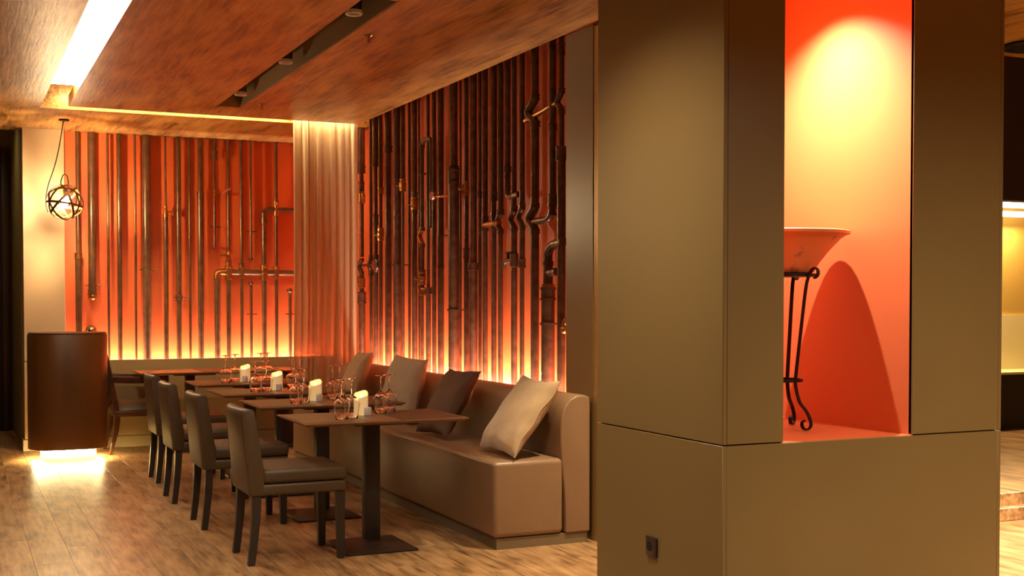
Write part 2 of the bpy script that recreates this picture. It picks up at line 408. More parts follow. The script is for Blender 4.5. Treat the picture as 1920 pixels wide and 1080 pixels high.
# pillar with an orange niche in its front face
PX0, PX1, PY0, PY1, PG = 2.763, 4.236, 4.069, 5.106, .838
NX0, NX1, NY1, NT = 3.056, 3.724, 5.02, 2.96
pl = empty('wall_pillar', (PX0, PY0, 0), kind='structure')
def plpart(name, mb, mt, **k): return mb.build(name, mt, pl, loc=(-PX0, -PY0, 0), **k)
t, g = .02, .0025
def panel(x0, x1, y0, y1, z0, z1): plpart('panel', MB().box(x0, x1, y0, y1, z0, z1, bev=.002, seg=1), M['olive'])
panel(PX0, PX0+t, PY0, PY1, 0, PG-g); panel(PX0, PX0+t, PY0, PY1, PG+g, ZC)
panel(PX0+t, PX1-t, PY0, PY0+t, 0, PG-g)
panel(PX0+t, NX0, PY0, PY0+t, PG+g, ZC); panel(NX1, PX1-t, PY0, PY0+t, PG+g, ZC)
panel(NX0, NX1, PY0, PY0+t, NT, ZC)
panel(PX1-t, PX1, PY0, PY1, 0, PG-g); panel(PX1-t, PX1, PY0, PY1, PG+g, ZC)
panel(PX0+t, PX1-t, PY1-t, PY1, 0, PG-g); panel(PX0+t, PX1-t, PY1-t, PY1, PG+g, ZC)
plpart('core', MB().box(PX0+t, NX0-.012, PY0+t, PY1-t, 0, ZC).box(NX1+.012, PX1-t, PY0+t, PY1-t, 0, ZC), M['groove'], smooth=0)
nb = MB()
nb.box(NX0-.010, NX0, PY0+.004, NY1, PG, NT).box(NX1, NX1+.010, PY0+.004, NY1, PG, NT)
nb.box(NX0, NX1, NY1, NY1+.01, PG, NT).box(NX0-.01, NX1+.01, PY0+.004, NY1+.01, PG-.012, PG).box(NX0-.01, NX1+.01, PY0+.02, NY1+.01, NT, NT+.01)
plpart('niche', nb, M['niche'], smooth=0)
BX, BY = 3.39, 4.54
spot('niche_spot_light', (BX, BY, 2.90), (BX, BY, 0), 380, (1, .88, .78), 122, 1, .012)
plpart('niche_lamp', MB().lathe([(.045, 2.958), (.045, 2.93), (.035, 2.925), (.03, 2.945), (0, 2.945)], (BX, BY, 0), 20), M['black'])

# raised alcove at the far right: platform with two steps, bulkhead, counter with lit back
alc = empty('wall_alcove', (7, 8.84, 0), kind='structure')
def apart(name, mb, mt, **k): return mb.build(name, mt, alc, loc=(-7, -8.84, 0), **k)
apart('step', MB().box(5.9, 10, 5.84, 6.05, 0, .085, bev=.004, seg=1), M['floor'])
apart('platform', MB().box(5.9, 10, 5.90, 9.3, 0, .17, bev=.004, seg=1), M['floor'])
apart('bulkhead', MB().box(5.9, 10, 6.10, 6.22, 2.08, ZC), M['bulk'], smooth=0)
apart('bulkhead_top', MB().box(5.9, 10, 6.22, 9.0, 2.55, 2.7), M['bulk'], smooth=0)
apart('dark_base', MB().box(5.9, 10, 8.84, 9.2, .17, .70), M['bulk'], smooth=0)
apart('counter', MB().box(5.9, 10, 8.80, 9.25, .70, .725, bev=.004, seg=1), M['pale_panel'])
apart('pale_panel', MB().box(5.9, 10, 9.2, 9.24, .725, 1.27), M['pale_panel'], smooth=0)
apart('gold_panel', MB().box(5.9, 10, 9.23, 9.3, 1.27, 2.55), M['gold_wall'], smooth=0)
apart('lamp_strip', MB().box(5.95, 9.9, 8.86, 8.92, 2.315, 2.385), M['led_bar'], smooth=0)
apart('lamp_strip', MB().box(5.95, 9.9, 8.94, 9.0, 2.235, 2.285), M['led_bar'], smooth=0)
struct('wall_alcove_side', MB().box(5.8, 5.9, 6.72, 9.3, 0, ZC), M['olive'], smooth=0)
area('alcove_strip_light', (7.9, 9.05, 2.2), (radians(-12), 0, 0), 3.8, .05, 80, (1, .76, .38))
# rest of the room
struct('wall_left', MB().box(-4.1, -4, -3, 14.6, 0, 3.4), M['plaster'], smooth=0)
struct('wall_behind', MB().box(-4, 10, -3.1, -3, 0, 3.4), M['plaster'], smooth=0)
struct('wall_far_right', MB().box(10, 10.1, -3, 9.3, 0, 3.4), M['plaster'], smooth=0)
struct('wall_back_left', MB().box(-4, -.60, 12.4, 12.52, 0, 3.3), M['plaster'], smooth=0)

# ------------------------------------------------------------------ ceiling lamps
cv = MB().box(.691, .899, 2.05, 10.37, 3.121, 3.14).build('cove_diffuser', M['cove_diffuser'], None)
tag(cv, 'long glowing white light panel in the left ceiling slot', 'light panel')
SPOTS = [(2.122, 6.863), (2.122, 8.45), (2.122, 9.91)]
names = ['nearest the pillar', 'the middle one', 'nearest the curtain']
def slot_spot(x, y, label, power, tgt, vis=True):
    e = empty('slot_downlight', (x, y, ZC), label=label, cat='downlight', group='downlights in the dark ceiling slot')
    MB().lathe([(.0455, .26), (.0455, .035), (.043, .032), (.036, .05), (.036, .25)], n=24).build('housing', M['black'], e)
    MB().lathe([(.048, .05), (.0495, .04), (.0495, .030), (.044, .024), (.037, .03), (.0375, .05)], n=24).build('rim', M['white_rim'], e)
    MB().lathe([(.0355, .062), (.0355, .058), (0, .056)], n=20).build('lens', M['lens'], e)
    s_ = spot('slot_spot_light', (x, y, ZC+.045), tgt, power, (1, .76, .47), 84, .7, .03)
    return e
for (x, y), nm in zip(SPOTS, names):
    slot_spot(x, y, 'black cylinder downlight with white rim in the dark slot, ' + nm, 8, (x+.12, y-.05, 0))
# unseen round downlights, mostly fill lamps added to light the rest of the room
RD = [(.1, 13.2, 26, 150, 'added as fill in the corridor before the dark door'), (-.9, 8.2, 260, 110, 'added as fill left of the host desk aisle'), (-.9, 5.2, 330, 110, 'added as fill left of the nearest chair'), (1.9, 4.5, 175, 132, 'beside the left face of the pillar'),
      (3.40, 5.55, 620, 68, 'in the passage between pillar and sofa end'), (4.0, 1.5, 680, 160, 'added as fill in front of the orange niche'), (6.0, 4.7, 2400, 110, 'added as fill by the steps right of the pillar')]
for (x, y, p, cone, lb) in RD:
    zc_ = ZC if y < 12.6 else ZC+.36
    e = empty('unseen_downlight', (x, y, zc_), label='unseen round recessed ceiling downlight '+lb, cat='downlight', group='unseen round downlights over the open room')
    MB().lathe([(.095, 0), (.10, -.006), (.085, -.012), (.075, -.004), (.07, 0)], n=28).build('rim', M['black'], e)
    MB().lathe([(0, -.003), (.075, -.003), (.075, 0)], n=28).build('lens', M['lens'], e)
    spot('unseen_downlight_light', (x, y, zc_-.03), (x, y, 0), p, (1, .82, .55), cone, 1, .06)
# ring lamp in the ceiling right of the pillar
rp = at(1912, 80, Z=ZC)
e = empty('ring_lamp', (rp.x+.12, rp.y+.02, ZC), label='round ceiling lamp with dark ring seen right of the pillar', cat='ceiling lamp')
MB().lathe([(.13, 0), (.175, 0), (.18, -.012), (.17, -.02), (.135, -.02), (.13, -.01)], n=36).build('ring', M['black'], e)
MB().lathe([(0, -.004), (.13, -.004), (.13, 0)], n=36).build('disc', M['ceil_dark'], e)
# sprinklers
for (px, py, lb) in ((692, 66, 'chrome fire sprinkler in the ceiling nearest the pillar'), (491, 195, 'chrome fire sprinkler in the ceiling near the curtain')):
    p = at(px, py, Z=ZC)
    e = empty('sprinkler', (p.x, p.y, ZC), label=lb, cat='sprinkler', group='ceiling sprinklers')
    MB().lathe([(.034, 0), (.034, -.004), (.022, -.012), (.012, -.014), (0, -.014)], n=20).build('escutcheon', M['chrome'], e)
    MB().tube([(0, 0, -.01), (0, 0, -.045)], .005, 8).tube([(-.012, 0, -.014), (-.010, 0, -.034), (0, 0, -.043)], .002, 6).tube([(.012, 0, -.014), (.010, 0, -.034), (0, 0, -.043)], .002, 6).build('frame', M['chrome'], e)
    MB().lathe([(0, -.049), (.013, -.049), (.013, -.046), (0, -.046)], n=12).build('deflector', M['chrome'], e)

# ------------------------------------------------------------------ pendant globe lamp
GX, GY, GZ, GR = .932, 11.70, 2.295, .158
e = empty('pendant_lamp', (GX, GY, GZ), label='round clear pendant lamp wrapped in bronze bands, hanging by a slack cord', cat='pendant lamp')
def sph(r, n=32, m=16): return [(r*sin(pi*i/m), -r*cos(pi*i/m)) for i in range(m+1)]
MB().lathe(sph(GR-.006), n=32).build('globe', M['globe_glass'], e)
rnd = random.Random(3)
for k, (ax, az) in enumerate(((.15, .3), (1.25, .2), (.9, 1.3), (1.15, 2.2), (.8, 2.9), (1.45, 1.0), (1.2, -.7))):
    nrm = Vector((sin(ax)*cos(az), sin(ax)*sin(az), cos(ax))); u = nrm.orthogonal().normalized(); v = nrm.cross(u)
    off = rnd.uniform(-.05, .05); rr = sqrt(GR**2-off**2); hw = .010; mb = MB(); vs = []; fs = []; n = 48
    for i in range(n):
        a = 2*pi*i/n; rad = u*cos(a)+v*sin(a)
        for (dr, dw) in ((-.002, -hw), (.002, -hw), (.002, hw), (-.002, hw)): vs.append(rad*(rr+dr)+nrm*(off+dw))
    for i in range(n):
        j = (i+1) % n
        for q in range(4): fs.append((i*4+q, i*4+(q+1) % 4, j*4+(q+1) % 4, j*4+q))
    mb.add(vs, fs).build('band', M['globe_band'], e)
MB().lathe([(0, -.045), (.02, -.04), (.032, -.015), (.03, .01), (.015, .035), (.012, .05), (0, .05)], (0, 0, .01), 20).build('bulb', M['bulb'], e)
MB().lathe([(0, .055), (.016, .055), (.018, .11), (.012, .125), (0, .125)], n=16).build('socket', M['globe_band'], e)
MB().tube([(-.035, 0, .15), (-.034, 0, .19), (-.018, 0, .235), (0, 0, .25), (.018, 0, .235), (.028, 0, .19), (.026, 0, .12)], .005, 8).build('hook', M['black_iron'], e)
H = ZC-GZ
MB().tube([(-.004, 0, H-.005), (0, 0, .25)], .0018, 6).build('steel_wire', M['chrome'], e)
pts = [at(x, y, Y=GY)-Vector((GX, GY, GZ)) for (x, y) in ((119, 226), (116, 245), (111, 275), (105, 302), (98, 325), (91, 345), (87, 365), (86.5, 385), (90, 398))]
sm = []
for i in range(len(pts)-1):
    p0, p1, p2, p3 = pts[max(i-1, 0)], pts[i], pts[i+1], pts[min(i+2, len(pts)-1)]
    for q in range(4):
        tt = q/4; sm.append(.5*((2*p1)+(p2-p0)*tt+(2*p0-5*p1+4*p2-p3)*tt*tt+(3*p1-p0-3*p2+p3)*tt**3))
MB().tube(sm+[pts[-1]], .0045, 8).build('cord', M['black_iron'], e)
MB().lathe([(.045, H), (.045, H-.012), (.01, H-.018), (0, H-.018)], (-.004, 0, 0), 20).build('canopy', M['black_iron'], e)

# ------------------------------------------------------------------ pipes
def fillet(pts, rad):
    out = [pts[0]]
    for i in range(1, len(pts)-1):
        a, b, c = pts[i-1], pts[i], pts[i+1]
        d1 = min(rad, (a-b).length*.49); d2 = min(rad, (c-b).length*.49)
        p, q = b+(a-b).normalized()*d1, b+(c-b).normalized()*d2
        for k in range(7):
            s_ = k/6; out.append(p*(1-s_)**2+b*2*s_*(1-s_)+q*s_*s_)
    out.append(pts[-1]); return out
class Pipe:
    """one pipe assembly on a wall; coordinates are photo pixels mapped onto the pipe plane"""
    def __init__(s, side, label, group, x, y=450, mt='pipe'):
        s.side = side; s.mt = M[mt]; s.u = s.P(x, y)[0]; s.x0 = x
        base = s.W(s.u, .62)
        s.e = empty('wall_pipe', base, label=label, cat='pipe', group=group); s.base = Vector(base)
    def P(s, x, y):
        if s.side == 'back': p = at(x, y, Y=YP); return p.x, p.z
        p = at(x, y, X=XP); return p.y, p.z
    def W(s, u, z, out=0):
        return Vector((u, YP-out, z)) if s.side == 'back' else Vector((XP-out, u, z))
    def side_dir(s):   # photo-left along the wall
        return Vector((-1, 0, 0)) if s.side == 'back' else Vector((0, 1, 0))
    def out_dir(s): return Vector((0, -1, 0)) if s.side == 'back' else Vector((-1, 0, 0))
    def z(s, y):
        if y == 'top': return ZC+.18 if s.side == 'right' else ZC
        if y == 'bot': return .62
        return s.P(s.x0, y)[1]
    def r(s, w_px): return (1.24 if s.side == 'right' else 1.08)*w_px*depth_of(s.W(s.u, 1.5))/FPX/2
    def add(s, mb, name, mt=None):
        o = mb.build(name, mt or s.mt, s.e); o.location = -s.base; return o
    def v(s, y0, y1, w_px, dx=0):
        u = s.u if not dx else s.P(s.x0+dx, 450)[0]
        s.add(MB().tube([s.W(u, s.z(y1)), s.W(u, s.z(y0))], s.r(w_px), 16), 'tube'); return s
    def path(s, pts, w_px, rad=.05, mt=None):
        ps = []
        for (x, y) in pts:
            u = s.u if x is None else s.P(x, 450 if y in ('top', 'bot') else y)[0]
            ps.append(s.W(u, s.z(y)))
        s.add(MB().tube(fillet(ps, rad), s.r(w_px), 14), 'bend', mt); return s
    def collar(s, y, w_px, h=14, dx=0, mt=None):
        u = s.u if not dx else s.P(s.x0+dx, y)[0]
        z0 = s.z(y); d = depth_of(s.W(u, z0)); hh = h*d/FPX/2; r = s.r(w_px)
        pr = [(r*.8, -hh*1.25), (r*1.12, -hh*1.2), (r*1.12, -hh*.8), (r, -hh*.75), (r, hh*.75), (r*1.12, hh*.8), (r*1.12, hh*1.2), (r*.8, hh*1.25)]
        s.add(MB().lathe(pr, s.W(u, z0), 16), 'coupling', mt); return s
    def clamp(s, y, w_px, dx=0):
        u = s.u; z0 = s.z(y); r = s.r(w_px)*1.12; c = s.W(u, z0); sd = s.side_dir()
        mb = MB().lathe([(r*.85, -.008), (r*1.08, -.008), (r*1.08, .008), (r*.85, .008)], c, 16)
        mb.tube([c-sd*(r+.045), c-sd*r*.9], .006, 8).tube([c+sd*(r+.03), c+sd*r*.9], .006, 8)
        mb.tube([c-sd*(r+.03)-s.out_dir()*.08, c-sd*(r+.03)+s.out_dir()*.004], .005, 8)
        s.add(mb, 'clamp'); return s
    def tee(s, y, w_px, h=26, mt=None):
        return s.collar(y, w_px, h, mt=mt)
    def ball(s, y, w_px, dx=0, mt=None):
        u = s.u if not dx else s.P(s.x0+dx, y)[0]; r = s.r(w_px); c = s.W(u, s.z(y))
        s.add(MB().lathe(sph(r, m=10), c, 14).tube([c, c-s.out_dir()*.07], r*.7, 10), 'elbow', mt); return s
    def valve(s, y, w_px, sgn=1, mt='brass', lever=False):
        z0 = s.z(y); r = s.r(w_px); c = s.W(s.u, z0, 0); sd = s.side_dir()*sgn; od = s.out_dir()
        mb = MB().lathe([(r*.7, -.055), (r*1.1, -.052), (r*1.1, -.035), (r*.85, -.03), (r*1.15, -.012), (r*1.15, .012), (r*.85, .03), (r*1.1, .035), (r*1.1, .052), (r*.7, .055)], c, 8)
        mb.tube([c, c+sd*(r+.05)], [r*.55, r*.4], 10)
        s.add(mb, 'valve', M[mt])
        k = c+sd*(r+.05)
        if lever:
            s.add(MB().tube([k, k+sd*.02+od*.02+Vector((0, 0, .03)), k+sd*.09+od*.03+Vector((0, 0, .07))], [.006, .008, .009], 8), 'lever', M['red_lever'])
        else:
            s.add(MB().tube([k+Vector((0, 0, -.034)), k+Vector((0, 0, .034))], .008, 8).tube([k-od*.034, k+od*.034], .008, 8).tube([k, k-sd*.02], .012, 8), 'handle', M[mt])
        return s
    def faucet(s, y, w_px, sgn=1, mt='brass'):
        z0 = s.z(y); r = s.r(w_px); c = s.W(s.u, z0); sd = s.side_dir()*sgn; od = s.out_dir(); Z_ = Vector((0, 0, 1))
        s.add(MB().lathe([(r*.8, -.05), (r*1.25, -.045), (r*1.25, .045), (r*.8, .05)], c, 12), 'tee', M[mt])
        s.add(MB().tube(fillet([c, c+sd*(r+.09)+od*.02, c+sd*(r+.10)+od*.02-Z_*.05], .04), .016, 10), 'spout', M[mt])
        q = c+sd*(r+.05)+od*.012
        s.add(MB().tube([q, q+Z_*.055], .012, 8).tube([q+Z_*.055-sd*.035, q+Z_*.055+sd*.035], .008, 8), 'handle', M[mt]); return s
    def gauge(s, x, y, w_px):
        u, z0 = s.P(x, y); r = s.r(w_px); c = s.W(u, z0, .09); q = s.W(s.u, s.z(y)+0.0); od = s.out_dir(); sd = s.side_dir()
        s.add(MB().tube(fillet([q, s.W(u, z0, .02), s.W(u, z0, .08)], .03), .010, 8), 'stem', M['brass'])
        ax = 'X' if s.side == 'right' else 'Y'
        s.add(MB().lathe([(0, -.012), (r, -.012), (r*1.1, 0), (r, .012), (r*.85, .012), (r*.85, .008), (0, .008)], c, 24, ax), 'gauge', M['chrome']); return s

GB = 'pipes on the back wall'; GRT = 'pipes on the wall behind the sofa'
def B_(label, x, y=450, mt='pipe'): return Pipe('back', label, GB, x, y, mt)
def R_(label, x, y=450, mt='pipe2'): return Pipe('right', label, GRT, x, y, mt)
B_('bronze pipe with brass collar just right of the cream panel, behind the globe lamp', 146.5).v('top', 474, 7).v(486, 'bot', 10.5).collar(480, 12, 9, mt=M['brass'])
B_('thick bronze pipe ending in an elbow above the wooden host desk', 172.5).v('top', 548, 13).clamp(535, 13).collar(547, 14, 8).ball(556, 14, mt=M['brass'])
B_('short chrome outlet peeking over the host desk top', 171, 620, 'chrome').v(640, 'bot', 8).path([(None, 650), (None, 622), (163, 617)], 14, .06, M['chrome']).ball(620, 20, mt=M['chrome'])
B_('thin bronze pipe just right of the host desk edge', 203).v('top', 'bot', 4.2)
B_('medium bronze pipe between two thin pipes right of the host desk', 224).v('top', 'bot', 8)
B_('thin bronze pipe left of the thick clamped pipe on the back wall', 254).v('top', 'bot', 4)
B_('thick bronze pipe with a clamp halfway up, above the armchair', 275).v('top', 'bot', 14).clamp(506, 14)
B_('thin pipe widening below a small brass valve on the back wall', 311).v('top', 396, 3.6).v(400, 'bot', 8).valve(397, 6, -1).collar(404, 9, 5, mt=M['brass'])
B_('bronze pipe with a dark union joint low on the back wall', 335).v('top', 'bot', 9).collar(558, 12, 8).clamp(557, 10)
B_('thin pipe between the union-jointed pipe and the coupled pipe on the back wall', 356).v('top', 'bot', 4.2)
B_('bronze pipe with a coupling at one third of its height, back wall', 376).v('top', 364, 8).v(364, 'bot', 10).collar(368, 11, 14)
B_('hanging pipe with a red-handled valve that ends above the manifold', 402.5).v('top', 294, 8).v(290, 460, 4.5).collar(292, 10, 14).valve(366, 5, -1, lever=True).clamp(425, 4.5).ball(461, 6.5)
p = B_('copper manifold pipe running sideways into a left elbow and down', 407, 520)
p.path([(407, 'bot'), (407, 510), (560, 511)], 10, .07).collar(522, 9, 8); p.path([(407, 522), (407, 510), (424, 510)], 11.5, .075, M['brass'])
B_('pipe with brass valve standing on the left end of the copper manifold', 428.5).v('top', 474, 5.2).v(486, 'bot', 8).valve(478, 8, 1).collar(497, 10, 12, mt=M['brass']).tee(511, 12, 22, M['brass'])
B_('second pipe rising from the copper manifold', 453).v('top', 'bot', 5.5).collar(499, 8, 10).tee(511, 10, 18, M['brass'])
B_('thin hanging pipe ending in a ball elbow above the manifold', 470.5).v('top', 484, 4.2).clamp(434, 4).ball(485, 7)
B_('short thin pipe rising below the manifold to a small elbow', 471, 560).v(532, 'bot', 5).clamp(589, 5).ball(531, 7)
p = B_('thick bent pipe turning right at the top beside the curtain', 495)
p.path([(None, 'bot'), (None, 392), (560, 393)], 8.5, .06).collar(415, 10.5, 8).collar(403, 10, 5).tee(511, 13, 24, M['brass']).collar(450, 9.5, 6)
B_('thin pipe with a tee joint, rightmost full pipe before the curtain', 518).v('top', 'bot', 6).tee(391, 9, 22, M['brass']).tee(511, 10, 20, M['brass']).collar(380, 8, 8)
B_('pipe with a small elbow half hidden by the curtain edge', 544, 560).v(546, 'bot', 6).ball(545, 9).clamp(589, 6)

# the wall behind the sofa, from the curtain to the pilaster
R_('leftmost pipe beside the curtain with brass tap and swan bend', 678).v('top', 318, 11).v(318, 482, 7).collar(318, 12, 12).collar(354, 9, 22).faucet(372, 9, -1)\
    .path([(None, 484), (None, 488), (672, 498), (None, 510), (None, 516)], 7.5, .05).v(514, 560, 7).faucet(530, 9, 1).collar(558, 12, 18).v(562, 'bot', 10)
R_('thin pipe joined to the swan bends beside the curtain', 695.5).v('top', 480, 4.5).path([(None, 478), (None, 486), (691, 497), (None, 508), (None, 514)], 6.5, .05).v(512, 'bot', 5).collar(512, 8, 8)\
    .path([(680, 497), (705, 497)], 4.5)
R_('pipe with three couplings, third right of the curtain', 704.5).v('top', 306, 10).v(304, 484, 6.5).collar(305, 11, 12).collar(412, 8.5, 16).collar(484, 9, 10)\
    .path([(None, 482), (None, 488), (709, 498), (None, 507), (None, 514)], 7.5, .05).v(512, 'bot', 7.5)
R_('pipe with a brass valve low down, fourth right of the curtain', 714).v('top', 357, 7).v(355, 'bot', 5.8).collar(357, 9, 10, mt=M['brass']).valve(440, 9, 1).collar(432, 9, 8, mt=M['brass'])
R_('tall pipe stepping thinner below a high collar, behind the left cushion', 728).v('top', 280, 11).v(278, 'bot', 10).collar(280, 13, 10)
R_('thick plain pipe with a low collar and clamp behind the left cushions', 745).v('top', 'bot', 12.5).clamp(497, 12.5)
R_('pipe with a cross-handled valve high up', 755.5).v('top', 345, 7.5).v(345, 'bot', 5).valve(347, 9, 1)
R_('very thin pipe right of the cross-handled valve', 767.5).v('top', 'bot', 4)
R_('pipe with a brass stub valve at two thirds of its height', 777.5).v('top', 'bot', 8.5).valve(382, 11, 1).collar(368, 10, 12).collar(396, 10, 8)
R_('hair-thin pipe beside the hooked pipe', 786).v('top', 'bot', 3.4)
p = R_('hooked pipe turning over at the top, with swan bend and brass valve', 791.5)
p.path([(809, 430), (809, 264), (None, 264), (None, 428)], 6.5, .06).collar(272, 8.5, 8).path([(None, 426), (None, 430), (785, 442), (None, 455), (None, 462)], 7.5, .06, M['brass']).v(458, 540, 7).collar(430, 9, 5).collar(460, 9, 5)
p.valve(522, 11, 1).collar(512, 10, 10).collar(548, 13, 9, mt=M['brass']).v(550, 'bot', 5.2).clamp(327, 7)
R_('thin pipe joined low down to the hooked pipe', 803).v('top', 548, 5).v(548, 'bot', 7.5).collar(545, 11, 10)
R_('plain medium pipe left of the clamped pipe above the brown cushion', 814).v('top', 'bot', 6.5)
R_('medium pipe with a side clamp left of the great capped pipe', 826.5).v('top', 'bot', 9.5).clamp(442, 9.5).collar(500, 10.4, 4)
R_('great capped pipe with a round pressure gauge, the thickest in the middle', 851).v('top', 322, 12).v(330, 'bot', 17).collar(330, 19, 24).collar(316, 15, 8).clamp(581, 17).gauge(832, 368, 13)
R_('very thin pipe hugging the right side of the great capped pipe', 863.5).v('top', 'bot', 3.6)
R_('pipe with a brass valve pointing at the great capped pipe', 874.5).v('top', 476, 6.5).v(474, 'bot', 8).valve(353, 8, 1).collar(475, 9, 16)
R_('pipe with a wide collar at mid height right of the great capped pipe', 887.5).v('top', 500, 11).v(498, 'bot', 13).collar(500, 16, 12)
R_('thin pipe with a small high collar left of the branched pipes', 900).v('top', 'bot', 5.5).collar(365, 8, 10)
R_('first of the branched pipes, with a brass cross branch', 909.5).v('top', 408, 9).v(408, 'bot', 8.2).collar(412, 11, 10).collar(430, 11, 6).path([(None, 422), (936, 422)], 9, .05, M['brass'])
R_('pipe passing behind the brass cross branch', 926).v('top', 368, 10).v(368, 'bot', 8).collar(368, 11, 14).collar(405, 10, 8).collar(430, 9, 5)
def swan(p, x, y, w, bump=-8, h=26, mt=None):
    p.path([(x, y-h-2), (x, y-h+6), (x+bump, y), (x, y+h-6), (x, y+h+2)], w, .08, mt); return p
p = R_('branched pipe with the leftmost large swan bend', 938.5).v('top', 396, 9).v(436, 'bot', 7.5).collar(398, 11, 8).collar(433, 10, 6); swan(p, None and 0 or 938.5, 416, 9.5, -9, 20)
R_('hooked dark pipe ending in a U turn high up', 951.5).v('top', 350, 10).path([(None, 340), (None, 371), (973, 368)], 9.5, .06).collar(318, 11.5, 8).collar(352, 11, 6)
p = R_('branched pipe with swan bend and a tap below it', 964).v('top', 390, 8).v(432, 'bot', 9.5).collar(392, 11, 10).collar(430, 11, 6).faucet(488, 11, 1, 'pipe2'); swan(p, 964, 411, 9.5, -9, 20)
p = R_('branched pipe with swan bend and a double collar below it', 979).v('top', 386, 8.5).v(428, 496, 9).v(494, 'bot', 7).collar(388, 10, 8).collar(427, 11, 6).collar(494, 11, 14); swan(p, 979, 407, 9.5, -9, 20)
p = R_('thick pipe with two large swan bends near the pilaster', 1003).v('top', 180, 12).v(232, 384, 13).v(434, 'bot', 13).collar(182, 14, 8).collar(232, 15, 8).collar(386, 14, 6).collar(434, 15, 7); swan(p, 1003, 207, 14, -16, 26); swan(p, 1003, 409, 15, -14, 26)
p = R_('pipe with a left elbow and horizontal branch under the pilaster edge', 1036)
p.path([(None, 'top'), (None, 410), (1002, 411)], 11, .10).collar(238, 12.5, 10).collar(376, 14, 20).collar(401, 13, 5)
p.path([(985, 211), (1016, 203), (1044, 196)], 8, .05, M['brass'])
p = R_('rightmost pipe beside the pilaster with a swan bend and thick collar', 1052.5).v('top', 168, 8.5).v(210, 284, 9).v(284, 'bot', 13).collar(170, 11, 8).collar(288, 17, 22).collar(210, 11, 6).collar(92, 10, 18); swan(p, 1052, 189, 10, -9, 20)
p = R_('very thick pipe with flanged top curving right behind the cushion', 1027.5, 560).v(546, 'bot', 21).v(492, 546, 15).collar(551, 22, 20, mt=M['pipe2']).collar(494, 17, 6).clamp(607, 21)
p.path([(None, 505), (None, 462), (1056, 456)], 14, .14).collar(536, 20, 5, mt=M['brass']).path([(None, 512), (1044, 510)], 12, .02)
R_('small brass elbow poking out at the pilaster edge', 1059, 612, 'brass').ball(618, 14).path([(None, 620), (None, 604), (1066, 598)], 11, .05)

# ------------------------------------------------------------------ sheer curtain in the corner
n, m_ = 150, 26; vs = []; fs = []
rc = random.Random(5); ph = [rc.uniform(0, 6) for _ in range(5)]
for j in range(m_+1):
    z = .012 + (3.14-.012)*j/m_; tt = j/m_
    for i in range(n+1):
        q = i/n; ax = 2.815+(3.435-2.815)*q
        amp = .024+.014*(1-tt)
        y = 11.0 + amp*sin(q*2*pi*9.5+1.2*sin(q*9+ph[0])+.5*(1-tt)*sin(q*5+ph[2])) + .5*amp*sin(q*2*pi*5.3+ph[1]+.8*(1-tt)) 
        ax += .012*sin(q*2*pi*9.5+ph[3]+1.0) + .012*(1-tt)*sin(3*tt+ph[4])
        vs.append((ax, y, z))
for j in range(m_):
    for i in range(n):
        a = j*(n+1)+i; fs.append((a, a+1, a+n+2, a+n+1))
cu = MB().add(vs, fs).build('curtain', M['curtain'], None, smooth=180); tag(cu, 'sheer cream curtain hanging in folds in the corner', 'curtain')

# ------------------------------------------------------------------ bench sofa and cushions
SY0, SY1 = 6.345, 10.85
sf = empty('bench_sofa', (3.08, 8.6, 0), label='long taupe leather bench sofa along the pipe wall', cat='sofa')
def spart(name, mb, mt, **k): return mb.build(name, mt, sf, loc=(-3.08, -8.6, 0), **k)
spart('plinth', MB().box(2.795, 3.375, SY0+.012, SY1-.01, 0, .062), M['plinth'], smooth=0)
spart('seat', MB().box(2.772, 3.215, SY0, SY1, .064, .50, bev=.030, seg=5), M['sofa'])
prof = [(3.228, .064), (3.222, .30), (3.205, .46), (3.196, .58), (3.196, .68), (3.204, .75), (3.224, .80), (3.258, .84), (3.30, .86), (3.355, .862), (3.385, .848), (3.388, .80), (3.388, .064)]
spart('backrest', MB().prism(prof, SY0, SY1), M['sofa'], bevel=.010, seg=3)

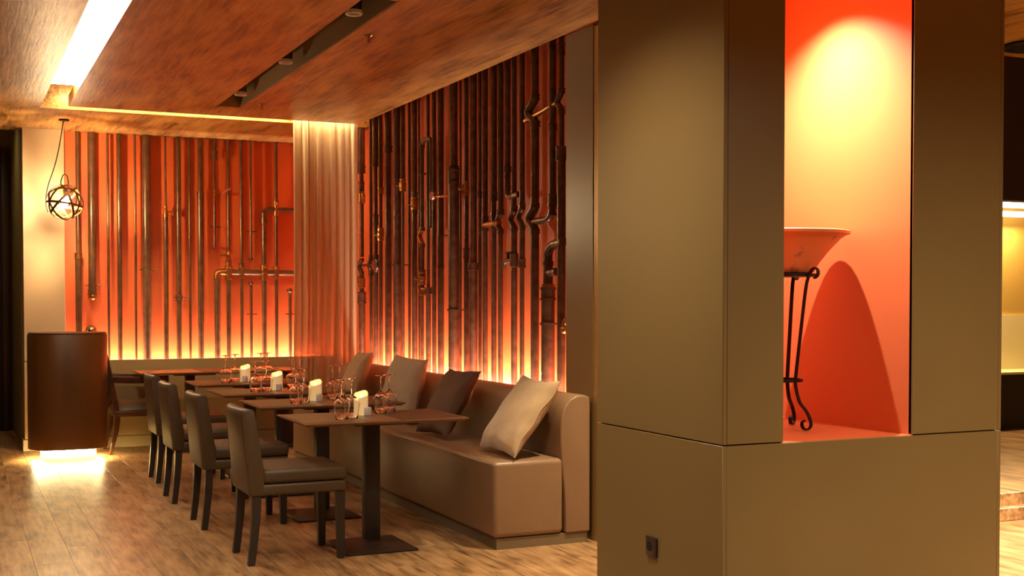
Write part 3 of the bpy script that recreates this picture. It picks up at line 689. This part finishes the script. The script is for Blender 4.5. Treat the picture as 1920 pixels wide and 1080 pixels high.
def pillow(label, name, c, w_, h_, th, lean, yawz, roll, mt, sag=.0, seed=1):
    """square cushion: local x = width, z = height, y = thickness; leans against the backrest"""
    r_ = random.Random(seed); n = 22; top = []; vs = []; fs = []
    ph = [r_.uniform(0, 6.3) for _ in range(8)]
    def edge(u, v):   # outline pulled in between pointed corners
        pin = .045
        x = u*(1-pin*(1-v*v)*abs(u)**3*1.0); z = v*(1-pin*(1-u*u)*abs(v)**3)
        k = (abs(u)*abs(v))**4*.025
        return x*(1+k), z*(1+k)
    for sgn in (1, -1):
        for j in range(n+1):
            for i in range(n+1):
                u, v = -1+2*i/n, -1+2*j/n; x, z = edge(u, v)
                f = max(0, (1-u**2)*(1-v**2))**.42
                wr = .03*sin(5*u+3*v+ph[0])*f + .03*sin(7*v-4*u+ph[1])*f*abs(u) + .025*sin(11*u*v+ph[2])*(1-f)
                y = sgn*(th/2*f*(1+.5*wr*6*.5) + .0035) + sag*(v-.2)**2*f*.0
                # pinched creases running in from the corners
                cr = .010*sin(9*atan2(v, u)+ph[3])*max(0, (u*u+v*v)-.55)
                vs.append((x*w_/2, y+cr, z*h_/2))
    N1 = (n+1)**2
    for s_ in (0, 1):
        for j in range(n):
            for i in range(n):
                a = s_*N1+j*(n+1)+i; q = (a, a+1, a+n+2, a+n+1); fs.append(q if s_ else q[::-1])
    bd = [i for i in range(n+1)]+[j*(n+1)+n for j in range(1, n+1)]+[n*(n+1)+i for i in range(n-1, -1, -1)]+[j*(n+1) for j in range(n-1, 0, -1)]
    for k in range(len(bd)):
        a, b = bd[k], bd[(k+1) % len(bd)]; fs.append((a, b, b+N1, a+N1))
    e = empty(name, c, label=label, cat='cushion', group='cushions on the bench sofa')
    body = MB().add(vs, fs).build('cover', mt, e, smooth=60)
    rim = [Vector(vs[b])*1.0 for b in bd]
    for q, b in enumerate(bd): rim[q].y = (vs[b][1]+vs[b+N1][1])/2
    seam = MB().tube(rim, .0032, 6, closed=True).build('seam', mt, e)
    R = Matrix.Rotation(yawz, 4, 'Z') @ Matrix.Rotation(lean, 4, 'X') @ Matrix.Rotation(roll, 4, 'Y')
    e.rotation_euler = R.to_euler()
    return e
# yaw -90 deg turns the cushion face towards -X; lean tips its top towards the backrest
def lean_pillow(label, yc, xb, lean_deg, size, th, mt, yaw_deg=0, roll_deg=0, seed=1, dz=0):
    L_ = radians(lean_deg); h2 = size/2
    cx = xb + h2*sin(L_); cz = .505 + h2*cos(L_) + dz
    return pillow(label, 'cushion', (cx, yc, cz), size, size, th, -L_, radians(-90+yaw_deg), radians(roll_deg), mt, seed=seed)
lean_pillow('beige velvet cushion at the near end of the bench sofa', 6.60, 2.90, 36, .50, .15, M['velvet'], 0, 1, 11, .03)
lean_pillow('dark brown cushion leaning on the bench sofa behind the nearest table', 7.68, 2.90, 30, .48, .14, M['brown_cloth'], 0, -2, 12, .02)
lean_pillow('beige linen cushion standing between the brown and the corner cushion', 8.72, 3.00, 16, .48, .16, M['linen'], 12, 3, 13, .02)
lean_pillow('beige velvet cushion in the corner next to the curtain', 9.90, 2.95, 24, .50, .15, M['velvet'], -6, -2, 14, .02)

# ------------------------------------------------------------------ dining chairs
def make_chair():
    e = empty('dining_chair')
    wd = .225
    MB().box(-.20, .268, -wd, wd, .372, .432, bev=.014, seg=3).build('seat_frame', M['leather'], e)
    cush = MB().box(-.195, .275, -wd-.003, wd+.003, .434, .512, bev=.026, seg=4).build('seat', M['leather'], e)
    # padded back: slightly bowed slab
    n = 8; vs = []; fs = []
    prof = [(-.262, .372), (-.275, .55), (-.288, .70), (-.296, .80), (-.292, .826), (-.275, .838), (-.245, .834), (-.232, .82), (-.222, .75), (-.200, .60), (-.186, .50), (-.182, .43), (-.185, .372)]
    k = len(prof)
    for j in range(n+1):
        y = -wd+2*wd*j/n; bow = -.022*(1-(y/wd)**2)
        for (x, z) in prof: vs.append((x+bow*max(0, (z-.40)/.45), y, z))
    for j in range(n):
        for i in range(k):
            a = j*k+i; b = j*k+(i+1) % k; fs.append((a, b, b+k, a+k))
    fs.append(tuple(range(k))); fs.append(tuple(n*k+i for i in range(k)))
    bk = MB().add(vs, fs).build('backrest', M['leather'], e, bevel=.008, seg=2, smooth=50)
    for sg in (-1, 1):
        rim = [Vector((x+.001, sg*(wd+.0005), z)) for (x, z) in prof[1:4]]
        MB().tube(rim, .0028, 6).build('piping', M['piping'], bk)
    def leg(x_top, x_bot, y, rear):
        pts = []; rs = []; m = 7; mb = MB(); vs = []; fs = []
        for i in range(m):
            tt = i/(m-1); z = .374*(1-tt); x = x_top+(x_bot-x_top)*(tt**1.6 if rear else tt)
            h = .024-.005*tt
            vs += [(x-h, y-h, z), (x+h, y-h, z), (x+h, y+h, z), (x-h, y+h, z)]
        for i in range(m-1):
            for q in range(4):
                a, b = i*4+q, i*4+(q+1) % 4; fs.append((a, b, b+4, a+4))
        fs += [(3, 2, 1, 0), tuple((m-1)*4+q for q in range(4))]
        mb.add(vs, fs).build('leg', M['dark_leg'], e, bevel=.003, seg=1)
    for y in (-.192, .192):
        leg(-.222, -.252, y, True); leg(.238, .242, y, False)
    return e
proto = make_chair()
CH = [(1.69, 6.715, 0, 'nearest brown leather dining chair, drawn up to the front table'),
      (1.655, 7.86, 0, 'second brown leather dining chair counted from the front'),
      (1.648, 8.94, 0, 'third brown leather dining chair counted from the front'),
      (1.69, 9.975, 0, 'fourth and farthest brown leather dining chair, next to the armchair')]
for i, (x, y, rz, lb) in enumerate(CH):
    c = proto if i == 0 else copy_tree(proto)
    c.location = (x, y, 0); c.rotation_euler = (0, 0, radians(rz)); tag(c, lb, 'chair', 'dining chairs along the table row')

# ------------------------------------------------------------------ tables
def make_table():
    e = empty('pedestal_table')
    # tapered-edge thin top
    X, Y = .475, .312
    vs = []; fs = []
    for (dx, z) in ((.0, .750), (.0, .744), (.022, .731)):
        vs += [(-X+dx, -Y+dx, z), (X-dx, -Y+dx, z), (X-dx, Y-dx, z), (-X+dx, Y-dx, z)]
    fs = [(0, 1, 2, 3), (11, 10, 9, 8)]
    for r_ in (0, 4):
        for q in range(4): fs.append((r_+q, r_+(q+1) % 4, r_+4+(q+1) % 4, r_+4+q))
    MB().add(vs, fs).build('table_top', M['table_top'], e, smooth=0)
    MB().box(-.16, .22, -.20, .24, .715, .7305, bev=.004, seg=1).build('mounting_plate', M['table_metal'], e)
    MB().box(-.012, .072, .058, .150, .03, .715, bev=.004, seg=2).build('column', M['table_metal'], e)
    vs = []
    for (dx, z) in ((0, 0), (0, .012), (.07, .026), (.15, .031)):
        vs += [(-.215+dx, -.225+dx, z), (.205-dx, -.225+dx, z), (.205-dx, .235-dx, z), (-.215+dx, .235-dx, z)]
    fs = [(3, 2, 1, 0), (12, 13, 14, 15)]
    for r_ in (0, 4, 8):
        for q in range(4): fs.append((r_+q, r_+(q+1) % 4, r_+4+(q+1) % 4, r_+4+q))
    MB().add(vs, fs).build('base', M['table_base'], e, bevel=.006, seg=2, smooth=30)
    return e
tproto = make_table()
TB = [(2.185, 6.752, 'nearest small pedestal table with two placemats, beside the front chair'),
      (2.205, 7.878, 'second pedestal table of the row counted from the front'),
      (2.195, 8.955, 'third pedestal table of the row counted from the front'),
      (2.210, 10.070, 'fourth pedestal table of the row, before the curtain'),
      (2.035, 11.885, 'pedestal table with a red-lit top at the back wall by the armchair'),
      (2.995, 11.885, 'pedestal table against the back wall behind the curtain')]
tables = []
for i, (x, y, lb) in enumerate(TB):
    c = tproto if i == 0 else copy_tree(tproto)
    c.location = (x, y, 0); tag(c, lb, 'table', 'pedestal tables'); tables.append(c)
ORD = ['nearest', 'second', 'third', 'fourth']
mA = mB = None
for i, (x, y, lb) in enumerate(TB):
    who = (ORD[i]+' table of the row') if i < 4 else ('table by the armchair' if i == 4 else 'table behind the curtain')
    for k, (dx, mt) in enumerate(((-.285, M['mat_a']), (.270, M['mat_b']))):
        if i == 4 and k == 0: continue
        o = MB().box(-.178 if k == 0 else -.185, .178 if k == 0 else .185, -.272, .272, 0, .0025).build('placemat', mt, None, smooth=0, loc=(x+dx, y, .7502))
        tag(o, ('olive brown' if k == 0 else 'dark brown')+' placemat on the '+('chair' if k == 0 else 'sofa')+' side of the '+who, 'placemat', 'placemats')

# ------------------------------------------------------------------ upturned wine glasses, candles, small pots
def make_glass():
    e = empty('wine_glass')
    # upside down: rim on the table, foot at the top; a closed shell with wall thickness
    out = [(.0345, .0), (.038, .03), (.0425, .06), (.0452, .078), (.0436, .092), (.035, .107), (.021, .118), (.0085, .126), (.0050, .134), (.0040, .148), (.0036, .18), (.0042, .205), (.0080, .2135), (.0085, .2136)]
    inn = [(.0330, .0), (.0365, .03), (.0410, .06), (.0436, .078), (.0420, .091), (.0335, .1055), (.019, .1155), (.008, .1205), (0, .1215)]
    MB().lathe(list(reversed(inn))+[(.0337, -.0004)]+out[:9]+[(0, .134)], n=32, caps=False).build('bowl', M['glass'], e, smooth=180)
    MB().lathe([(0, .1342)]+out[8:13]+[(0, .2135)], n=14, caps=False).build('stem', M['glass'], e)
    MB().lathe([(0, .2137), (.0085, .2137), (.02, .2165), (.0335, .2185), (.034, .2205), (.0335, .2215), (0, .2225)], n=32).build('foot', M['glass'], e)
    return e
gp = make_glass(); firstg = True
GL = [[(1.968, 6.614), (2.047, 6.681), (2.285, 6.885), (2.362, 6.955)],
      [(2.005, 7.755), (2.075, 7.82), (2.335, 8.06), (2.405, 8.13)],
      [(1.992, 8.86), (2.085, 8.905), (2.335, 9.15), (2.41, 9.205)],
      [(2.000, 9.955), (2.105, 10.10), (2.35, 10.24), (2.42, 10.31)]]
for i, row in enumerate(GL):
    for k, (x, y) in enumerate(row):
        c = gp if firstg else copy_tree(gp); firstg = False
        c.location = (x, y, .7533)
        side = 'chair-side' if k < 2 else 'sofa-side'
        tag(c, f"{'left' if k % 2 == 0 else 'right'} upturned wine glass of the {side} pair on the {ORD[i]} table", 'wine glass', 'upturned wine glasses')
def make_candle():
    e = empty('led_candle')
    r = .041; n = 32; vs = []; fs = []
    def top(a): return .120+.020*cos(a-1.0)+.003*sin(3*a)
    for k in range(n):
        a = 2*pi*k/n; vs.append((r*cos(a), r*sin(a), 0))
    for k in range(n):
        a = 2*pi*k/n; vs.append((r*cos(a), r*sin(a), top(a)))
    for k in range(n):
        a = 2*pi*k/n; vs.append((.86*r*cos(a), .86*r*sin(a), top(a)-.002))
    for k in range(n):
        a = 2*pi*k/n; vs.append((.55*r*cos(a), .55*r*sin(a), .098))
    for s_ in range(3):
        for k in range(n): fs.append((s_*n+k, s_*n+(k+1) % n, (s_+1)*n+(k+1) % n, (s_+1)*n+k))
    fs.append(tuple(reversed(range(n)))); fs.append(tuple(3*n+k for k in range(n)))
    MB().add(vs, fs).build('wax', M['wax'], e)
    MB().lathe([(0, .099), (.004, .103), (.0055, .110), (.003, .120), (0, .128)], (0, 0, 0), 10).build('flame', M['flame'], e)
    return e
cp_ = make_candle()
pp = MB().lathe([(.018, 0), (.0215, .002), (.022, .02), (.0215, .044), (.018, .0485), (.012, .050), (0, .0505)], n=24).build('shaker', M['ceramic'], None)
CN = [((2.153, 6.847), (2.176, 6.79)), ((2.19, 7.96), (2.195, 7.885)), ((2.19, 9.03), (2.19, 8.965)), ((2.185, 10.09), (2.17, 10.03))]
for i, (a, b) in enumerate(CN):
    c = cp_ if i == 0 else copy_tree(cp_); c.location = (a[0], a[1], .7503)
    tag(c, f'lit ivory pillar candle with slanted top on the {ORD[i]} table', 'candle', 'candles on the table row')
    point('candle_light', (a[0], a[1], .7503+.140), .05, (1, .62, .25), .012)
    s_ = pp if i == 0 else pp.copy()
    if i: COL.objects.link(s_)
    s_.location = (b[0], b[1], .7503); tag(s_, f'small white ceramic shaker before the candle on the {ORD[i]} table', 'shaker', 'ceramic shakers')

# ------------------------------------------------------------------ host desk with glowing base
HX, HY = .938, 11.66
e = empty('host_desk', (HX, HY, 0), label='dark wooden rounded host desk floating on a glowing base', cat='desk')
def sup(a, b, n=64, p=3.2):
    o = []
    for k in range(n):
        t_ = 2*pi*k/n; c_, s_ = cos(t_), sin(t_)
        o.append((a*abs(c_)**(2/p)*(1 if c_ >= 0 else -1), b*abs(s_)**(2/2.1)*(1 if s_ >= 0 else -1)))
    return o
MB().prism(sup(.337, .285), .105, 1.115, 'Z').build('body', M['host_wood'], e, bevel=.004, seg=2, smooth=30)
MB().prism(sup(.330, .278), 1.117, 1.132, 'Z').build('top', M['host_wood'], e, bevel=.003, seg=1, smooth=30)
MB().prism(sup(.235, .19), 0, .1049, 'Z').build('base', M['host_base'], e, smooth=30)
oo, ii = sup(.285, .235), sup(.262, .214); n = len(oo)
vs = [(x, y, .0985) for x, y in oo]+[(x, y, .0985) for x, y in ii]+[(x, y, .1045) for x, y in oo]+[(x, y, .1045) for x, y in ii]; fs = []
for k in range(n):
    l = (k+1) % n
    fs += [(k, l, n+l, n+k), (2*n+k, 3*n+k, 3*n+l, 2*n+l), (k, 2*n+k, 2*n+l, l), (n+k, n+l, 3*n+l, 3*n+k)]
MB().add(vs, fs).build('light_ring', M['led_ring'], e, smooth=0)

# ------------------------------------------------------------------ armchair by the back table
e = empty('armchair', (1.58, 12.02, 0), label='dark wooden armchair with brown seat between host desk and back table', cat='armchair')
def tubep(name, pts, r, mt, n=10): MB().tube(fillet([Vector(p) for p in pts], .08), r, n).build(name, mt, e)
def bar(name, pts, sizes, mt):
    vs = []; fs = []; m = len(pts)
    for (x, y, z), (hx, hy) in zip(pts, sizes): vs += [(x-hx, y-hy, z), (x+hx, y-hy, z), (x+hx, y+hy, z), (x-hx, y+hy, z)]
    for i in range(m-1):
        for q in range(4):
            a, b = i*4+q, i*4+(q+1) % 4; fs.append((a, b, b+4, a+4))
    fs += [(3, 2, 1, 0), tuple((m-1)*4+q for q in range(4))]
    MB().add(vs, fs).build(name, mt, e, bevel=.004, seg=2, smooth=50)
for y in (-.24, .24):
    bar('leg', [(-.268, y, 0), (-.245, y, .10), (-.215, y, .22), (-.205, y, .34), (-.215, y, .40)], [(.014, .014), (.017, .016), (.021, .018), (.024, .02), (.024, .02)], M['armchair_wood'])
    bar('back_post', [(-.215, y, .395), (-.235, y, .55), (-.262, y, .72), (-.30, y, .92)], [(.024, .02), (.022, .02), (.018, .018), (.014, .016)], M['armchair_wood'])
    bar('leg', [(.195, y, 0), (.20, y, .20), (.21, y, .40)], [(.016, .016), (.02, .02), (.022, .02)], M['armchair_wood'])
    bar('arm_support', [(.215, y, .40), (.200, y, .55), (.165, y, .665)], [(.02, .018), (.018, .016), (.022, .016)], M['armchair_wood'])
    n = 16; vs = []; fs = []
    for i in range(n+1):
        tt = i/n; x = -.275+.53*tt; hw = .020+.013*sin(pi*min(1, tt*1.15)); z = .692-.010*sin(pi*tt)+.006*(1-tt)
        for (dy, dz) in ((-hw, 0), (-hw*.8, .026), (hw*.8, .026), (hw, 0), (hw*.7, -.036), (-hw*.7, -.036)): vs.append((x, y+dy, z+dz))
    for i in range(n):
        for q in range(6):
            a, b = i*6+q, i*6+(q+1) % 6; fs.append((a, b, b+6, a+6))
    fs += [tuple(range(6)), tuple(n*6+q for q in range(6))]
    MB().add(vs, fs).build('arm', M['armchair_wood'], e, smooth=60)
MB().box(-.235, .25, -.262, .262, .345, .40, bev=.006).build('seat_rail', M['armchair_wood'], e)
n = 14; vs = []; fs = []
for j in range(n+1):
    for i in range(n+1):
        u, v = -1+2*i/n, -1+2*j/n; vs.append((.01+.245*u, .255*v, .40+.085*(max(0, 1-abs(u)**3)*max(0, 1-abs(v)**3))**.5+.004))
for j in range(n):
    for i in range(n):
        a = j*(n+1)+i; fs.append((a, a+1, a+n+2, a+n+1))
k = len(vs); vs += [(-.235, -.255, .40), (.255, -.255, .40), (.255, .255, .40), (-.235, .255, .40)]; fs.append((k+3, k+2, k+1, k))
MB().add(vs, fs).build('seat', M['leather'], e, smooth=50)
MB().box(-.318, -.285, -.222, .222, .80, .92, bev=.008).build('crest_rail', M['armchair_wood'], e)
MB().box(-.295, -.255, -.20, .20, .52, .795, bev=.012).build('back_pad', M['leather'], e)

# ------------------------------------------------------------------ bowl on an iron stand in the niche
e = empty('iron_plant_stand', (BX, BY, PG), label='black wrought iron stand with scroll feet inside the orange niche', cat='plant stand')
zr = 1.525-PG; zl = 1.055-PG
def ring(r, z, h, t_): return [(r-t_, z-h), (r, z-h), (r, z+h), (r-t_, z+h), (r-t_, z-h)]
MB().lathe(ring(.162, zr, .007, .008), n=36).build('top_ring', M['black_iron'], e)
MB().lathe(ring(.100, zl, .006, .010), n=32).build('lower_ring', M['black_iron'], e)
rd = radians(-37.6)
for k, ang in enumerate((rd-radians(42), rd+radians(70), rd+radians(190))):
    c_, s_ = cos(ang), sin(ang)
    path = [(.196, zr-.016), (.214, zr-.004), (.216, zr+.018), (.200, zr+.030), (.180, zr+.020), (.162, zr-.010), (.146, zr-.07), (.115, .40), (.094, zl+.03), (.092, zl-.02), (.115, zl-.09), (.152, .090), (.178, .050), (.180, .022), (.160, .006), (.136, .012), (.130, .034), (.145, .045)]
    P3 = []
    for i in range(len(path)-1):
        p0, p1, p2, p3 = [Vector(path[min(max(i+q, 0), len(path)-1)]) for q in (-1, 0, 1, 2)]
        for q in range(4):
            tt = q/4; P3.append(.5*((2*p1)+(p2-p0)*tt+(2*p0-5*p1+4*p2-p3)*tt*tt+(3*p1-p0-3*p2+p3)*tt**3))
    P3.append(Vector(path[-1])); vs = []; fs = []
    for i, p_ in enumerate(P3):
        a = P3[max(i-1, 0)]; b = P3[min(i+1, len(P3)-1)]; d_ = (b-a).normalized(); nn = Vector((-d_.y, d_.x))
        for (dn, dw) in ((-.003, -.008), (.003, -.008), (.003, .008), (-.003, .008)):
            q = p_+nn*dn; vs.append((q.x*c_-dw*s_, q.x*s_+dw*c_, q.y))
    for i in range(len(P3)-1):
        for q in range(4):
            a, b = i*4+q, i*4+(q+1) % 4; fs.append((a, b, b+4, a+4))
    fs += [(3, 2, 1, 0), tuple((len(P3)-1)*4+q for q in range(4))]
    MB().add(vs, fs).build('leg', M['black_iron'], e, smooth=35)
BR = .302; zb = 1.5325; zt = 1.722
bo = MB().lathe([(0, 0), (.135, 0), (.143, .006), (.17, .05), (.21, .10), (.262, .155), (BR-.012, zt-zb-.018), (BR, zt-zb-.016), (BR+.001, zt-zb-.004), (BR-.006, zt-zb), (BR-.016, zt-zb-.004), (.255, .148), (.20, .095), (.16, .045), (.13, .014), (0, .012)], n=56).build('bowl', M['bowl'], None, loc=(BX, BY, zb))
tag(bo, 'wide stained terracotta bowl resting on the iron stand in the niche', 'bowl')

# ------------------------------------------------------------------ socket on the pillar
e = empty('power_socket', (PX0, 4.598, .344), label='dark square power socket low on the pillar side', cat='power socket')
MB().box(-.012, 0, -.043, .043, -.043, .043, bev=.004).build('plate', M['socket'], e)
MB().lathe([(.021, -.0125), (.019, -.0125), (.018, -.004), (0, -.004)], (0, .010, 0), 24, 'X').build('recess', M['black'], e)
MB().tube([(-.009, .010, .008), (-.003, .010, .008)], .003, 8).build('pin_hole', M['black'], e)
